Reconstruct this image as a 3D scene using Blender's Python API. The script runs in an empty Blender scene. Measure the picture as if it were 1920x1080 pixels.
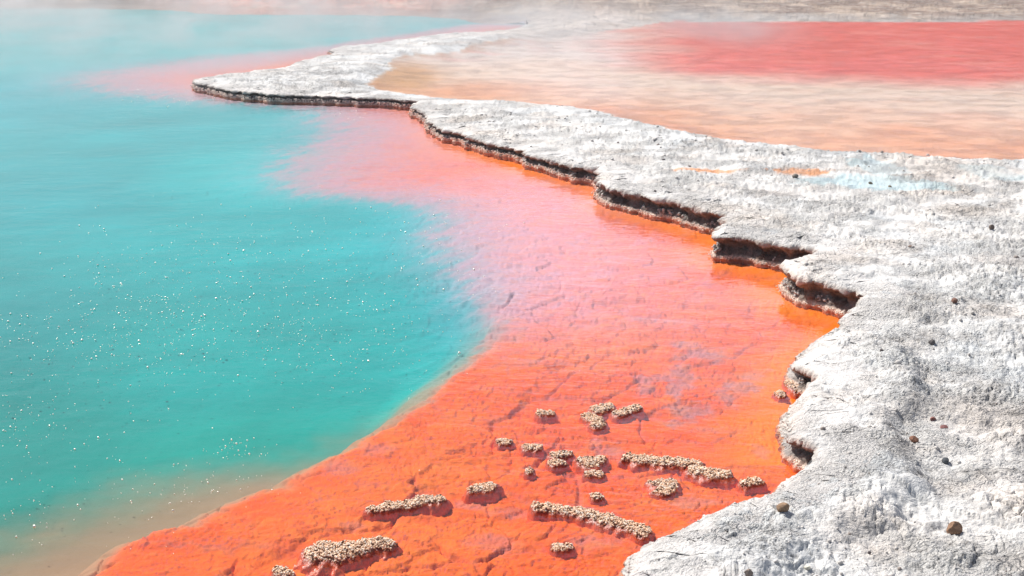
import bpy, math, random
import numpy as np
from mathutils import Vector, kdtree

C = bpy.context.scene.collection
R = math.radians
random.seed(4)
RNG = np.random.default_rng(11)

# ------------------------------------------------------------------ camera
CAM_H = 3.5
PITCH = R(14.3)                      # below the horizontal
FPX = 2667.0                         # focal length in photo pixels (50 mm on 36 mm)
cam_data = bpy.data.cameras.new('camera')
cam_data.lens = 50.0
cam_data.sensor_width = 36.0
cam_data.clip_end = 3000
cam = bpy.data.objects.new('camera', cam_data)
cam.location = (0, 0, CAM_H)
cam.rotation_euler = (math.pi/2 - PITCH, 0, 0)
C.objects.link(cam)
bpy.context.scene.camera = cam

# ------------------------------------------------------------------ light
SUN_EL, SUN_AZ = 50.0, -46.0         # degrees; azimuth from +Y, negative = left
SUN_STRENGTH = 5.0
SKY_STRENGTH = 0.08
EXPOSURE = 0.17
world = bpy.data.worlds.new('World')
bpy.context.scene.world = world
world.use_nodes = True
nt = world.node_tree
sky = nt.nodes.new('ShaderNodeTexSky')
sky.sky_type = 'NISHITA'
sky.sun_disc = False
sky.sun_elevation = R(SUN_EL)
sky.sun_rotation = R(SUN_AZ)
sky.dust_density = 3.0
sky.air_density = 1.0
# unseen low cloud bank, added for its reflection in the water, thinning out upwards
tc = nt.nodes.new('ShaderNodeTexCoord'); sx = nt.nodes.new('ShaderNodeSeparateXYZ')
nt.links.new(tc.outputs['Generated'], sx.inputs[0])
band = nt.nodes.new('ShaderNodeMapRange'); band.interpolation_type = 'SMOOTHSTEP'
nt.links.new(sx.outputs['Z'], band.inputs[0])
for i_, v_ in zip((1, 2, 3, 4), (.16, .46, 1.0, .0)): band.inputs[i_].default_value = v_
cmap = nt.nodes.new('ShaderNodeMapping'); cmap.inputs['Scale'].default_value = (1, 1, 3.0)
nt.links.new(tc.outputs['Generated'], cmap.inputs[0])
cn = nt.nodes.new('ShaderNodeTexNoise'); cn.inputs['Scale'].default_value = 6.0; cn.inputs['Detail'].default_value = 5
nt.links.new(cmap.outputs[0], cn.inputs['Vector'])
cm = nt.nodes.new('ShaderNodeMapRange'); nt.links.new(cn.outputs['Fac'], cm.inputs[0])
for i_, v_ in zip((1, 2, 3, 4), (.36, .60, .60, 1.0)): cm.inputs[i_].default_value = v_
mm = nt.nodes.new('ShaderNodeMath'); mm.operation = 'MULTIPLY'
nt.links.new(band.outputs[0], mm.inputs[0]); nt.links.new(cm.outputs[0], mm.inputs[1])
azm = nt.nodes.new('ShaderNodeMapRange'); azm.interpolation_type = 'SMOOTHSTEP'  # keeps the added cloud to the right, off the turquoise water
nt.links.new(sx.outputs['X'], azm.inputs[0])
for i_, v_ in zip((1, 2, 3, 4), (-.10, .07, .12, 1.0)): azm.inputs[i_].default_value = v_
low = nt.nodes.new('ShaderNodeMapRange'); low.interpolation_type = 'SMOOTHSTEP'
nt.links.new(sx.outputs['Z'], low.inputs[0])
for i_, v_ in zip((1, 2, 3, 4), (.08, .13, .30, .0)): low.inputs[i_].default_value = v_
mx_ = nt.nodes.new('ShaderNodeMath'); mx_.operation = 'MAXIMUM'
nt.links.new(azm.outputs[0], mx_.inputs[0]); nt.links.new(low.outputs[0], mx_.inputs[1])
fwd = nt.nodes.new('ShaderNodeMapRange'); nt.links.new(sx.outputs['Y'], fwd.inputs[0])
for i_, v_ in zip((1, 2, 3, 4), (.2, .6, .0, 1.0)): fwd.inputs[i_].default_value = v_
m3_ = nt.nodes.new('ShaderNodeMath'); m3_.operation = 'MULTIPLY'
nt.links.new(mm.outputs[0], m3_.inputs[0]); nt.links.new(fwd.outputs[0], m3_.inputs[1]); mm = m3_
m2_ = nt.nodes.new('ShaderNodeMath'); m2_.operation = 'MULTIPLY'
nt.links.new(mm.outputs[0], m2_.inputs[0]); nt.links.new(mx_.outputs[0], m2_.inputs[1]); mm = m2_
mixs = nt.nodes.new('ShaderNodeMix'); mixs.data_type = 'RGBA'
nt.links.new(mm.outputs[0], mixs.inputs[0]); nt.links.new(sky.outputs[0], mixs.inputs[6])
mixs.inputs[7].default_value = (21, 20.5, 27, 1)
nt.links.new(mixs.outputs[2], nt.nodes['Background'].inputs['Color'])
nt.nodes['Background'].inputs['Strength'].default_value = SKY_STRENGTH
sd = bpy.data.lights.new('sun', 'SUN')
sd.energy = SUN_STRENGTH
sd.angle = R(0.5)
sd.color = (1.0, 0.965, 0.91)
sun = bpy.data.objects.new('sun', sd)
dv = Vector((math.sin(R(SUN_AZ))*math.cos(R(SUN_EL)), math.cos(R(SUN_AZ))*math.cos(R(SUN_EL)), math.sin(R(SUN_EL))))
sun.rotation_euler = dv.to_track_quat('Z', 'Y').to_euler()
C.objects.link(sun)

sc = bpy.context.scene
sc.view_settings.view_transform = 'Standard'
sc.view_settings.look = 'None'
sc.view_settings.gamma = 1
sc.view_settings.exposure = EXPOSURE
sc.cycles.use_denoising = True
sc.cycles.max_bounces = 6
sc.cycles.transparent_max_bounces = 8
sc.cycles.caustics_reflective = False
sc.cycles.caustics_refractive = False
sc.cycles.volume_step_rate = 4
sc.cycles.volume_max_steps = 64

# ------------------------------------------------------------------ maths helpers
def ray(px, py):
    px = np.asarray(px, float); py = np.asarray(py, float)
    a = (px-960)/FPX; b = (540-py)/FPX
    s, c = math.sin(PITCH), math.cos(PITCH)
    return a, c + b*s, -s + b*c            # direction x, y, z

def at(px, py, z=0.0):
    """world XY of the ground point the photograph shows at (px, py), at height z"""
    x, y, zz = ray(px, py)
    t = (CAM_H - z)/(-zz)
    return np.stack([x*t, y*t], -1)

def hash2(ix, iy, seed):
    h = (ix.astype(np.int64)*374761393 + iy.astype(np.int64)*668265263 + seed*1442695041) & 0xFFFFFFFF
    h = ((h ^ (h >> 13))*1274126177) & 0xFFFFFFFF
    h = ((h ^ (h >> 16))*2246822519) & 0xFFFFFFFF
    return ((h ^ (h >> 15)) & 0xFFFFFF)/float(0xFFFFFF)

def vnoise(x, y, seed=0):
    ix = np.floor(x); iy = np.floor(y)
    fx = x-ix; fy = y-iy
    ux = fx*fx*fx*(fx*(fx*6-15)+10); uy = fy*fy*fy*(fy*(fy*6-15)+10)
    ix = ix.astype(np.int64); iy = iy.astype(np.int64)
    def g(dx, dy):
        a = hash2(ix+dx, iy+dy, seed)*2*math.pi
        return np.cos(a)*(fx-dx) + np.sin(a)*(fy-dy)
    n = (g(0,0)*(1-ux)+g(1,0)*ux)*(1-uy) + (g(0,1)*(1-ux)+g(1,1)*ux)*uy
    return n*1.5                                   # about -1..1

def fbm(x, y, scale, octv=4, seed=0, gain=0.5, ridged=False):
    out = np.zeros_like(x, dtype=float); amp = 1.0; tot = 0
    f = 1.0/scale
    for o in range(octv):
        n = vnoise(x*f + 17.3*o, y*f - 9.1*o, seed+o)
        if ridged: n = 1-2*np.abs(n)
        out += n*amp; tot += amp; amp *= gain; f *= 2.03
    return out/tot

def worley(x, y, scale, seed=0):
    """F1, F2 and cell value"""
    X = x/scale; Y = y/scale
    ix = np.floor(X).astype(np.int64); iy = np.floor(Y).astype(np.int64)
    f1 = np.full(X.shape, 9.0); f2 = np.full(X.shape, 9.0); cid = np.zeros(X.shape)
    for dx in (-1, 0, 1):
        for dy in (-1, 0, 1):
            hx = hash2(ix+dx, iy+dy, seed); hy = hash2(ix+dx, iy+dy, seed+7)
            d = np.hypot(ix+dx+hx-X, iy+dy+hy-Y)
            new = d < f1
            f2 = np.where(new, f1, np.minimum(f2, d))
            cid = np.where(new, hash2(ix+dx, iy+dy, seed+13), cid)
            f1 = np.where(new, d, f1)
    return f1, f2, cid

def smooth(e0, e1, x):
    t = np.clip((x-e0)/(e1-e0), 0, 1)
    return t*t*(3-2*t)

def inside(poly, x, y):
    r = np.zeros(x.shape, bool)
    n = len(poly)
    for i in range(n):
        x0, y0 = poly[i]; x1, y1 = poly[(i+1) % n]
        if y0 == y1: continue
        c = ((y0 > y) != (y1 > y))
        xc = x0 + (y - y0)*(x1-x0)/(y1-y0)
        r ^= c & (x < xc)
    return r

def densify(pts, attr=None, k=0.0011, rough=0.0, seed=0):
    """subdivide a world polyline to a spacing that grows with distance; optional fractal wobble"""
    out = []; at_ = []
    for i in range(len(pts)-1):
        a, b = pts[i], pts[i+1]
        L = np.hypot(*(b-a)); D = max(3.0, np.hypot(*((a+b)/2)))
        n = max(1, int(L/(k*D)))
        for j in range(n):
            t = j/n
            out.append(a*(1-t)+b*t)
            if attr is not None: at_.append(attr[i]*(1-t)+attr[i+1]*t)
    out.append(pts[-1]); out = np.array(out)
    if attr is not None: at_.append(attr[-1])
    # round the traced corners a little
    for _ in range(2):
        o2 = out.copy(); o2[1:-1] = (out[:-2]+2*out[1:-1]+out[2:])/4; out = o2
    if rough > 0:
        s = np.concatenate([[0], np.cumsum(np.hypot(*(out[1:]-out[:-1]).T))])
        tg = np.gradient(out, axis=0); tg /= np.linalg.norm(tg, axis=1)[:, None]+1e-9
        nrm = np.stack([-tg[:, 1], tg[:, 0]], -1)
        dist = np.hypot(out[:, 0], out[:, 1])
        n = fbm(s, s*0+seed*3.7, 0.30, 4, seed)*rough*1.2 + fbm(s, s*0+seed*5.1, 0.07, 3, seed+5)*rough*0.55
        out = out + nrm*n[:, None]*np.clip(dist/12, 0.8, 1.8)[:, None]
    return out, (np.array(at_) if attr is not None else None)

class Curve:
    """a dense curve with nearest-point lookup"""
    def __init__(self, pts, attr=None):
        self.p = pts; self.a = attr
        tg = np.gradient(pts, axis=0); tg /= np.linalg.norm(tg, axis=1)[:, None]+1e-9
        self.n = np.stack([-tg[:, 1], tg[:, 0]], -1)      # left of travel
        self.kd = kdtree.KDTree(len(pts))
        for i, q in enumerate(pts): self.kd.insert((q[0], q[1], 0), i)
        self.kd.balance()
    def near(self, x, y):
        idx = np.empty(x.size, int); d = np.empty(x.size)
        f = self.kd.find
        for i, (a, b) in enumerate(zip(x.ravel().tolist(), y.ravel().tolist())):
            _, k, dd = f((a, b, 0)); idx[i] = k; d[i] = dd
        return d.reshape(x.shape), idx.reshape(x.shape)

def resample_far(x, y, curve, grid_shape):
    return curve.near(x, y)

# ------------------------------------------------------------------ traced outlines (photo pixels)
LIP_H = 0.25
# (x, y, undercut 0..1, height of the lip)
LIP = [(985,44,.2,.12),(972,51,.2,.12),(920,57,.2,.12),(860,60,.2,.13),(810,64,.2,.14),(765,70,.2,.14),(735,74,.2,.14),(700,79,.2,.14),
 (655,84,.3,.14),(625,87,.3,.14),(619,90,.3,.14),(632,94,.3,.14),(622,97,.3,.15),(602,102,.3,.16),(575,108,.3,.17),(556,113,.3,.18),(541,118,.3,.18),
 (536,124,.3,.18),(500,126,.3,.18),(465,131,.3,.18),(440,134,.3,.18),(410,138,.4,.18),(386,142,.6,.18),(368,146,1,.19),(363,149,1,.2),
 (368,153,1,.2),(385,156,1,.2),(400,159,1,.2),(430,166,1,.2),(470,170,1,.2),(520,174,1,.2),(575,176,1,.19),(620,177,1,.19),(650,179,1,.19),
 (700,181,1,.19),(740,183,1,.19),(790,186,1,.2),(778,191,1,.2),(774,197,1,.2),(788,205,1,.2),(800,212,1,.2),(804,221,1,.2),(817,232,1,.21),
 (832,240,1,.21),(868,246,1,.21),(882,253,1,.21),(905,260,1,.21),(925,267,1,.21),(960,272,1,.21),(983,279,1,.22),(987,286,1,.22),
 (1010,290,1,.22),(1040,299,1,.22),(1075,310,1,.22),(1118,316,1,.22),(1127,322,1,.25),(1121,335,1,.26),(1127,345,1,.26),(1151,353,1,.26),
 (1185,359,1,.26),(1213,368,1,.26),(1242,373,1,.26),(1270,376,1,.26),(1298,387,1,.26),(1326,393,1,.26),(1358,400,1,.26),(1362,412,1,.27),
 (1349,428,1,.28),(1339,438,1,.28),(1354,442,1,.28),(1382,442,1,.28),(1411,445,1,.28),(1439,452,1,.28),(1467,458,1,.28),(1495,460,1,.28),
 (1516,462,1,.28),(1537,468,1,.28),(1522,475,1,.28),(1500,483,1,.28),(1475,492,1,.28),(1474,500,1,.28),(1479,508,1,.28),(1493,516,1,.28),
 (1521,522,1,.28),(1549,528,1,.28),(1577,537,1,.28),(1605,543,1,.28),(1623,551,1,.28),(1619,557,.9,.28),(1600,568,.7,.27),(1580,578,.5,.26),
 (1580,587,.3,.24),(1573,600,.1,.22),(1555,607,0,.21),(1538,619,0,.2),(1515,633,0,.2),(1507,650,.1,.2),(1493,662,.2,.2),(1488,673,.5,.2),
 (1495,683,1,.22),(1512,690,1,.24),(1524,698,1,.24),(1526,708,1,.24),(1514,722,.6,.22),(1493,735,.2,.2),(1487,749,0,.2),(1483,763,0,.2),
 (1484,777,.1,.2),(1488,794,.2,.2),(1487,806,.6,.22),(1504,817,1,.24),(1530,830,1,.24),(1534,839,1,.24),(1521,850,.5,.22),(1501,864,.1,.2),
 (1473,881,0,.19),(1463,896,0,.19),(1427,912,0,.19),(1373,927,0,.19),(1334,939,0,.19),(1296,954,0,.19),(1265,973,0,.19),(1230,993,0,.19),
 (1203,1004,0,.19),(1194,1020,.1,.19),(1197,1039,.2,.19),(1195,1054,.3,.19),(1184,1066,.1,.17),(1190,1080,.1,.17),(1204,1100,.1,.19),
 (1185,1150,0,.19),(1140,1230,0,.19),(1120,1330,0,.19),(1060,1500,0,.19),(900,1800,0,.19)]
lip_pts = np.array([at(x, y, h*0.92) for x, y, u, h in LIP])
LIP = [(x, y, u, h*(.78 if y < 300 else .92)) for x, y, u, h in LIP]
lip_u = np.array([q[2] for q in LIP]); lip_h = np.array([q[3] for q in LIP])
lp, la = densify(lip_pts, np.stack([lip_u, lip_h], -1), rough=0.07, seed=3)
kz = np.ones(25)/25
la = np.stack([np.convolve(np.pad(la[:, q], 12, 'edge'), kz, 'valid') for q in range(2)], -1)
lip = Curve(lp, la)
# far edge of the pool
FAR = [(985,44),(975,36),(955,30),(925,24),(870,20),(800,17),(700,15),(560,14.5),(440,14),(400,10),(360,7),(200,4),(0,3),(-300,3),(-700,8),(-1100,20)]
far_pts = np.array([at(x, y) for x, y in FAR])
fp, _ = densify(far_pts, k=0.004)
farc = Curve(fp)
main_poly = np.concatenate([lp[::3], [[-14.0, 1.5], [-60.0, 4.0]], far_pts[::-1]])

# the shallow terrace water behind the crust
PAL = [(1022,60),(960,72),(880,84),(862,97),(800,102),(742,106),(728,118),(733,128),(712,140),(697,151),(688,163),(720,171),(760,177),(805,181),
 (840,186),(900,188),(960,190),(1040,199),(1110,205),(1135,215),(1200,230),(1270,246),(1330,257),(1365,266),(1400,269),(1480,275),(1560,285),
 (1640,291),(1720,295),(1800,299),(1880,302),(1960,300),(2150,303),(2400,290),(2700,260),(3000,200),(3000,60),(2600,28),(2300,28),(1960,31),(1800,33),
 (1650,33),(1500,34),(1350,33.5),(1240,32),(1190,36),(1140,45),(1080,52)]
PAL_Z = 0.15
pal_pts = np.array([at(x, y, PAL_Z) for x, y in PAL+[PAL[0]]])
pp, _ = densify(pal_pts, k=0.002, rough=0.10, seed=8)
palc = Curve(pp); pal_poly = pp[::3]

# edge of the orange shelf under the main pool: (x, y, softness in metres)
SHELF = [(985,47,.8),(900,46,.8),(800,62,.8),(700,76,.8),(640,86,.8),(600,93,1.2),(540,100,1.5),(450,110,1.8),(340,124,1.8),(250,138,1.6),
 (215,150,1.4),(270,166,1.2),(330,176,1.0),(400,186,.8),(480,192,.7),(560,198,.7),(630,206,.7),(640,222,.8),(668,246,.8),(640,270,.9),(610,300,.9),
 (590,335,.8),(600,356,.5),(680,362,.5),(760,370,.5),(830,383,.5),(868,405,.5),(876,445,.6),(900,500,.5),(928,545,.4),(945,600,.3),(936,640,.22),(915,668,.16),
 (862,706,.12),(822,738,.10),(800,765,.07),(760,790,.05),(700,830,.05),(640,862,.06),(590,888,.07),(556,912,.06),(545,930,.05),(480,940,.05),
 (430,958,.05),(385,983,.05),(368,1000,.05),(325,1005,.05),(262,1021,.05),(228,1043,.06),(190,1082,.06),(150,1140,.06),(40,1230,.06),(-200,1300,.06),(-700,1500,.1)]
shelf_pts = np.array([at(x, y, -0.08) for x, y, w in SHELF])
sp, sa = densify(shelf_pts, np.array([q[2] for q in SHELF])[:, None], k=0.0015, rough=0.03, seed=21)
shelf = Curve(sp, sa)
shelf_poly = np.concatenate([sp[::3], [[2.0, 1.5], [6.0, 5.0]], lp[::-4]])
LOWER = [(760,800),(640,852),(560,866),(430,872),(330,884),(250,905),(170,940),(80,975),(0,1005),(-200,1060),(-600,1200),(-900,1500),(0,1800),(600,1500),(800,1000)]
lower_pts = np.array([at(x, y, -0.4) for x, y in LOWER+[LOWER[0]]])
lo, _ = densify(lower_pts, k=0.004); lowerc = Curve(lo)
# inner foot of the raised rim in the foreground
STEP = [(1760,330),(1690,430),(1640,520),(1630,570),(1645,605),(1700,650),(1735,700),(1750,755),(1700,778),(1692,800),(1708,835),(1726,868),(1768,910),(1722,928),(1686,950),(1655,974),(1570,998),(1490,1046),(1440,1085),(1400,1200),(1350,1400)]
step_pts = np.array([at(x, y, .2) for x, y in STEP])
st, _ = densify(step_pts, k=0.003, rough=0.05, seed=5); stepc = Curve(st)

# ------------------------------------------------------------------ mesh helpers
def tag(o, label=None, cat=None, group=None, kind=None):
    if label: o['label'] = label
    if cat: o['category'] = cat
    if group: o['group'] = group
    if kind: o['kind'] = kind
    return o

def mesh_np(name, co, faces, mat, parent=None, col=None, attrs=None, smooth_=True):
    me = bpy.data.meshes.new(name)
    co = np.asarray(co, np.float32); faces = np.asarray(faces, np.int32)
    me.vertices.add(len(co)); me.vertices.foreach_set('co', co.ravel())
    k = faces.shape[1]
    me.loops.add(faces.size); me.loops.foreach_set('vertex_index', faces.ravel())
    me.polygons.add(len(faces))
    me.polygons.foreach_set('loop_start', np.arange(0, faces.size, k, dtype=np.int32))
    me.polygons.foreach_set('loop_total', np.full(len(faces), k, np.int32))
    me.update(calc_edges=True)
    me.polygons.foreach_set('use_smooth', np.full(len(faces), smooth_, bool))
    if col is not None:
        a = me.color_attributes.new('tint', 'FLOAT_COLOR', 'POINT')
        c4 = np.ones((len(co), 4), np.float32); c4[:, :3] = col
        a.data.foreach_set('color', c4.ravel())
    for nme, v in (attrs or {}).items():
        a = me.attributes.new(nme, 'FLOAT', 'POINT')
        a.data.foreach_set('value', np.asarray(v, np.float32).ravel())
    me.validate()
    me.materials.append(mat)
    o = bpy.data.objects.new(name, me)
    C.objects.link(o)
    if parent: o.parent = parent
    return o

def grid_faces(nr, nc, keep):
    i = np.arange(nr*nc).reshape(nr, nc)
    f = np.stack([i[:-1, :-1], i[:-1, 1:], i[1:, 1:], i[1:, :-1]], -1).reshape(-1, 4)
    k = keep[:-1, :-1] & keep[:-1, 1:] & keep[1:, 1:] & keep[1:, :-1]
    return f[k.ravel()]

def compact(co, f, *arrs):
    used = np.zeros(len(co), bool); used[f.ravel()] = True
    m = np.cumsum(used)-1
    return (co[used], m[f]) + tuple(a[used] for a in arrs)

def lin(*c):
    """display 0-255 colour to linear"""
    c = np.array(c, float)/255
    return np.where(c <= .04045, c/12.92, ((c+.055)/1.055)**2.4)

# ------------------------------------------------------------------ materials
class N:
    def __init__(self, name):
        self.m = bpy.data.materials.new(name); self.m.use_nodes = True
        self.t = self.m.node_tree; self.t.nodes.clear()
        self.out = self.n('ShaderNodeOutputMaterial')
    def n(self, typ, **kw):
        x = self.t.nodes.new(typ)
        for k, v in kw.items(): setattr(x, k, v)
        return x
    def l(self, a, b): self.t.links.new(a, b)
    def pos(self): return self.n('ShaderNodeNewGeometry').outputs['Position']
    def noise(self, vec, scale, detail=4, rough=.55, dist=0):
        x = self.n('ShaderNodeTexNoise'); self.l(vec, x.inputs['Vector'])
        x.inputs['Scale'].default_value = scale; x.inputs['Detail'].default_value = detail
        x.inputs['Roughness'].default_value = rough; x.inputs['Distortion'].default_value = dist
        return x.outputs['Fac']
    def voro(self, vec, scale, feature='F1', rnd=1):
        x = self.n('ShaderNodeTexVoronoi', feature=feature); self.l(vec, x.inputs['Vector'])
        x.inputs['Scale'].default_value = scale; x.inputs['Randomness'].default_value = rnd
        return x.outputs['Distance']
    def mapr(self, v, a, b, c=0, d=1):
        x = self.n('ShaderNodeMapRange'); self.l(v, x.inputs[0])
        for i, q in zip((1, 2, 3, 4), (a, b, c, d)): x.inputs[i].default_value = q
        return x.outputs[0]
    def math(self, op, a, b=None):
        x = self.n('ShaderNodeMath', operation=op)
        for i, q in enumerate((a, b)):
            if q is None: continue
            if isinstance(q, (int, float)): x.inputs[i].default_value = q
            else: self.l(q, x.inputs[i])
        return x.outputs[0]
    def mix(self, fac, a, b, mode='MIX'):
        x = self.n('ShaderNodeMix', data_type='RGBA', blend_type=mode)
        if isinstance(fac, (int, float)): x.inputs[0].default_value = fac
        else: self.l(fac, x.inputs[0])
        for i, q in ((6, a), (7, b)):
            if isinstance(q, tuple): x.inputs[i].default_value = (*q, 1) if len(q) == 3 else q
            else: self.l(q, x.inputs[i])
        return x.outputs[2]
    def attr(self, name, col=False):
        x = self.n('ShaderNodeAttribute'); x.attribute_name = name
        return x.outputs['Color' if col else 'Fac']
    def bump(self, h, strength=1, dist=0.01, normal=None):
        x = self.n('ShaderNodeBump'); self.l(h, x.inputs['Height'])
        x.inputs['Strength'].default_value = strength; x.inputs['Distance'].default_value = dist
        if normal is not None: self.l(normal, x.inputs['Normal'])
        return x.outputs[0]
    def bsdf(self, col, rough=.8, normal=None, spec=.3):
        x = self.n('ShaderNodeBsdfPrincipled')
        if isinstance(col, tuple): x.inputs['Base Color'].default_value = (*col, 1)
        else: self.l(col, x.inputs['Base Color'])
        if isinstance(rough, (int, float)): x.inputs['Roughness'].default_value = rough
        else: self.l(rough, x.inputs['Roughness'])
        x.inputs['Specular IOR Level'].default_value = spec
        if normal is not None: self.l(normal, x.inputs['Normal'])
        return x
    def done(self, sh): self.l(sh, self.out.inputs['Surface']); return self.m

# mineral crust
k = N('sinter_crust'); p = k.pos()
tint = k.attr('tint', True); wet = k.attr('wet'); dark = k.attr('stain')
n1 = k.noise(p, 3.2, 6, .62, .4); n2 = k.noise(p, 14, 6, .7, .6); n3 = k.noise(p, 70, 4, .7); n4 = k.noise(p, 0.9, 4, .6)
dn = k.n('ShaderNodeTexNoise'); k.l(p, dn.inputs['Vector']); dn.inputs['Scale'].default_value = 5; dn.inputs['Detail'].default_value = 5
off_ = k.n('ShaderNodeVectorMath', operation='MULTIPLY_ADD'); k.l(dn.outputs['Color'], off_.inputs[0])
off_.inputs[1].default_value = (.22, .22, .22); k.l(p, off_.inputs[2])
e1 = k.voro(off_.outputs[0], 4.5, 'DISTANCE_TO_EDGE'); e2 = k.voro(off_.outputs[0], 15, 'DISTANCE_TO_EDGE'); v2 = k.voro(off_.outputs[0], 42, 'F1')
g1 = k.mapr(n4, .50, .62); g2 = k.mapr(n1, .50, .62)
c1 = k.math('MULTIPLY', k.mapr(e1, .0, .045, 1, 0), g1); c2 = k.math('MULTIPLY', k.mapr(e2, .0, .09, 1, 0), g2)
n5 = k.noise(p, 38, 3, .6); pits = k.math('MAXIMUM', k.math('MULTIPLY', k.mapr(n3, .54, .60), k.mapr(n2, .48, .58)), k.math('MULTIPLY', k.mapr(n5, .60, .66), k.mapr(n1, .44, .56)))
c = k.mix(k.math('MULTIPLY', k.mapr(n1, .48, .66), .40), tint, (.55, .53, .515))
c = k.mix(k.math('MULTIPLY', k.mapr(n2, .56, .66), .40), c, (.42, .405, .40))
c = k.mix(k.math('MULTIPLY', k.mapr(n4, .52, .68), .40), c, (.80, .67, .56))
worn = k.mapr(k.noise(p, 1.5, 4, .6), .42, .60)
c = k.mix(k.math('MULTIPLY', k.math('MULTIPLY', pits, worn), .9), c, (.09, .082, .078))
c = k.mix(k.math('MULTIPLY', c1, .45), c, (.15, .14, .135))
c = k.mix(k.math('MULTIPLY', c2, .22), c, (.2, .19, .185))
fine = k.mapr(k.noise(p, 30, 5, .75, .8), .46, .58)
c = k.mix(k.math('MULTIPLY', dark, k.math('ADD', .08, k.math('MULTIPLY', fine, 1.5))), c, (.085, .08, .078))
wetc = k.mix(wet, c, tint)
h = k.math('ADD', k.math('MULTIPLY', n2, 1.0), k.math('ADD', k.math('MULTIPLY', n3, .55), k.math('MULTIPLY', v2, -.5)))
h = k.math('ADD', h, k.math('ADD', k.math('MULTIPLY', c1, -.45), k.math('MULTIPLY', c2, -.15)))
b = k.bump(k.math('MULTIPLY', h, k.math('ADD', .3, k.math('MULTIPLY', worn, .9))), 1.0, .034)
bs = k.bsdf(wetc, k.mapr(wet, 0, 1, .9, .35), b, .2)
M_CRUST = k.done(bs.outputs[0])

# pool bed
k = N('mineral_bed'); p = k.pos()
tint = k.attr('tint', True); sh = k.attr('shelf'); near_ = k.attr('grain')
n2 = k.noise(p, 8, 5, .6, .8); n3 = k.noise(p, 45, 4, .65); n1 = k.noise(p, 1.6, 4, .6)
c = k.mix(k.math('MULTIPLY', k.mapr(n2, .46, .72), k.math('MULTIPLY', sh, .45)), tint, (.85, .23, .035))
c = k.mix(k.math('MULTIPLY', k.mapr(n1, .55, .75), k.math('MULTIPLY', sh, .35)), c, (.62, .10, .055))
h = k.math('MULTIPLY', k.math('ADD', n2, k.math('MULTIPLY', n3, .45)), k.math('MULTIPLY', sh, near_))
bs = k.bsdf(c, .9, k.bump(h, .8, .02), .1)
M_BED = k.done(bs.outputs[0])

# water
def water_mat(name, amp, scale, rough, damp):
    k = N(name); p = k.pos()
    mp = k.n('ShaderNodeMapping'); k.l(p, mp.inputs[0]); mp.inputs['Scale'].default_value = (1.0, 1.35, 1)
    mp.inputs['Rotation'].default_value = (0, 0, R(12))
    w1 = k.noise(mp.outputs[0], scale, 3, .55, .3); w2 = k.noise(mp.outputs[0], scale*5, 2, .5)
    patch = k.mapr(k.noise(p, .35, 3, .5), .38, .66, .35, 1.0)
    h = k.math('MULTIPLY', k.math('ADD', w1, k.math('MULTIPLY', w2, .18)), patch)
    bmp = k.bump(h, 1.0, amp)
    fr = k.n('ShaderNodeFresnel'); fr.inputs['IOR'].default_value = 1.33; k.l(bmp, fr.inputs['Normal'])
    gl = k.n('ShaderNodeBsdfGlossy'); gl.inputs['Roughness'].default_value = rough; k.l(bmp, gl.inputs['Normal'])
    tr = k.n('ShaderNodeBsdfTransparent'); tr.inputs['Color'].default_value = (1, 1, 1, 1)
    den = k.math('ADD', 1.0, k.math('MULTIPLY', fr.outputs[0], damp)); fe_ = k.math('DIVIDE', fr.outputs[0], den)
    mx = k.n('ShaderNodeMixShader'); k.l(fe_, mx.inputs[0]); k.l(tr.outputs[0], mx.inputs[1]); k.l(gl.outputs[0], mx.inputs[2])
    return k.done(mx.outputs[0])
M_WATER = water_mat('rippled_water', .014, 2.8, .04, .7)
M_SHALLOW = water_mat('shallow_rippled_water', .008, 4.0, .12, 4.0)

# ------------------------------------------------------------------ view-density grids (finer where the ground is near)
def axis(lo, a, b, hi, fine, coarse):
    return np.concatenate([np.arange(lo, a, coarse), np.arange(a, b, fine), np.arange(b, hi+coarse, coarse)])
GX = axis(-1500, -40, 1960, 3200, 2.3, 30)
GY = np.concatenate([[-134, -130, -125, -118, -110, -100, -88, -76, -64, -52, -42, -32, -24, -17, -11, -6, -2], np.arange(0, 1090, 2.2), np.arange(1095, 1700, 20)])
PX, PY = np.meshgrid(GX, GY)
XY = at(PX, PY, 0.12)
X, Y = XY[..., 0], XY[..., 1]
print('grid', X.shape)
in_main = inside(main_poly, X, Y)
in_pal = inside(pal_poly, X, Y)
dl, il = lip.near(X, Y)
sgn = np.where(in_main, -1.0, 1.0)
# exact sign close to the dense lip curve
off = (X-lip.p[il, 0])*lip.n[il, 0] + (Y-lip.p[il, 1])*lip.n[il, 1]
d_lip = dl*sgn
df, _ = farc.near(X, Y)
d_main = np.minimum(dl, df)*sgn                     # >0 on land
dp, _ = palc.near(X, Y)
d_pal = dp*np.where(in_pal, -1.0, 1.0)              # >0 outside the shallow terrace water

ustep, istep = stepc.near(X, Y)
side = (X-stepc.p[istep, 0])*stepc.n[istep, 0] + (Y-stepc.p[istep, 1])*stepc.n[istep, 1]
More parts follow.
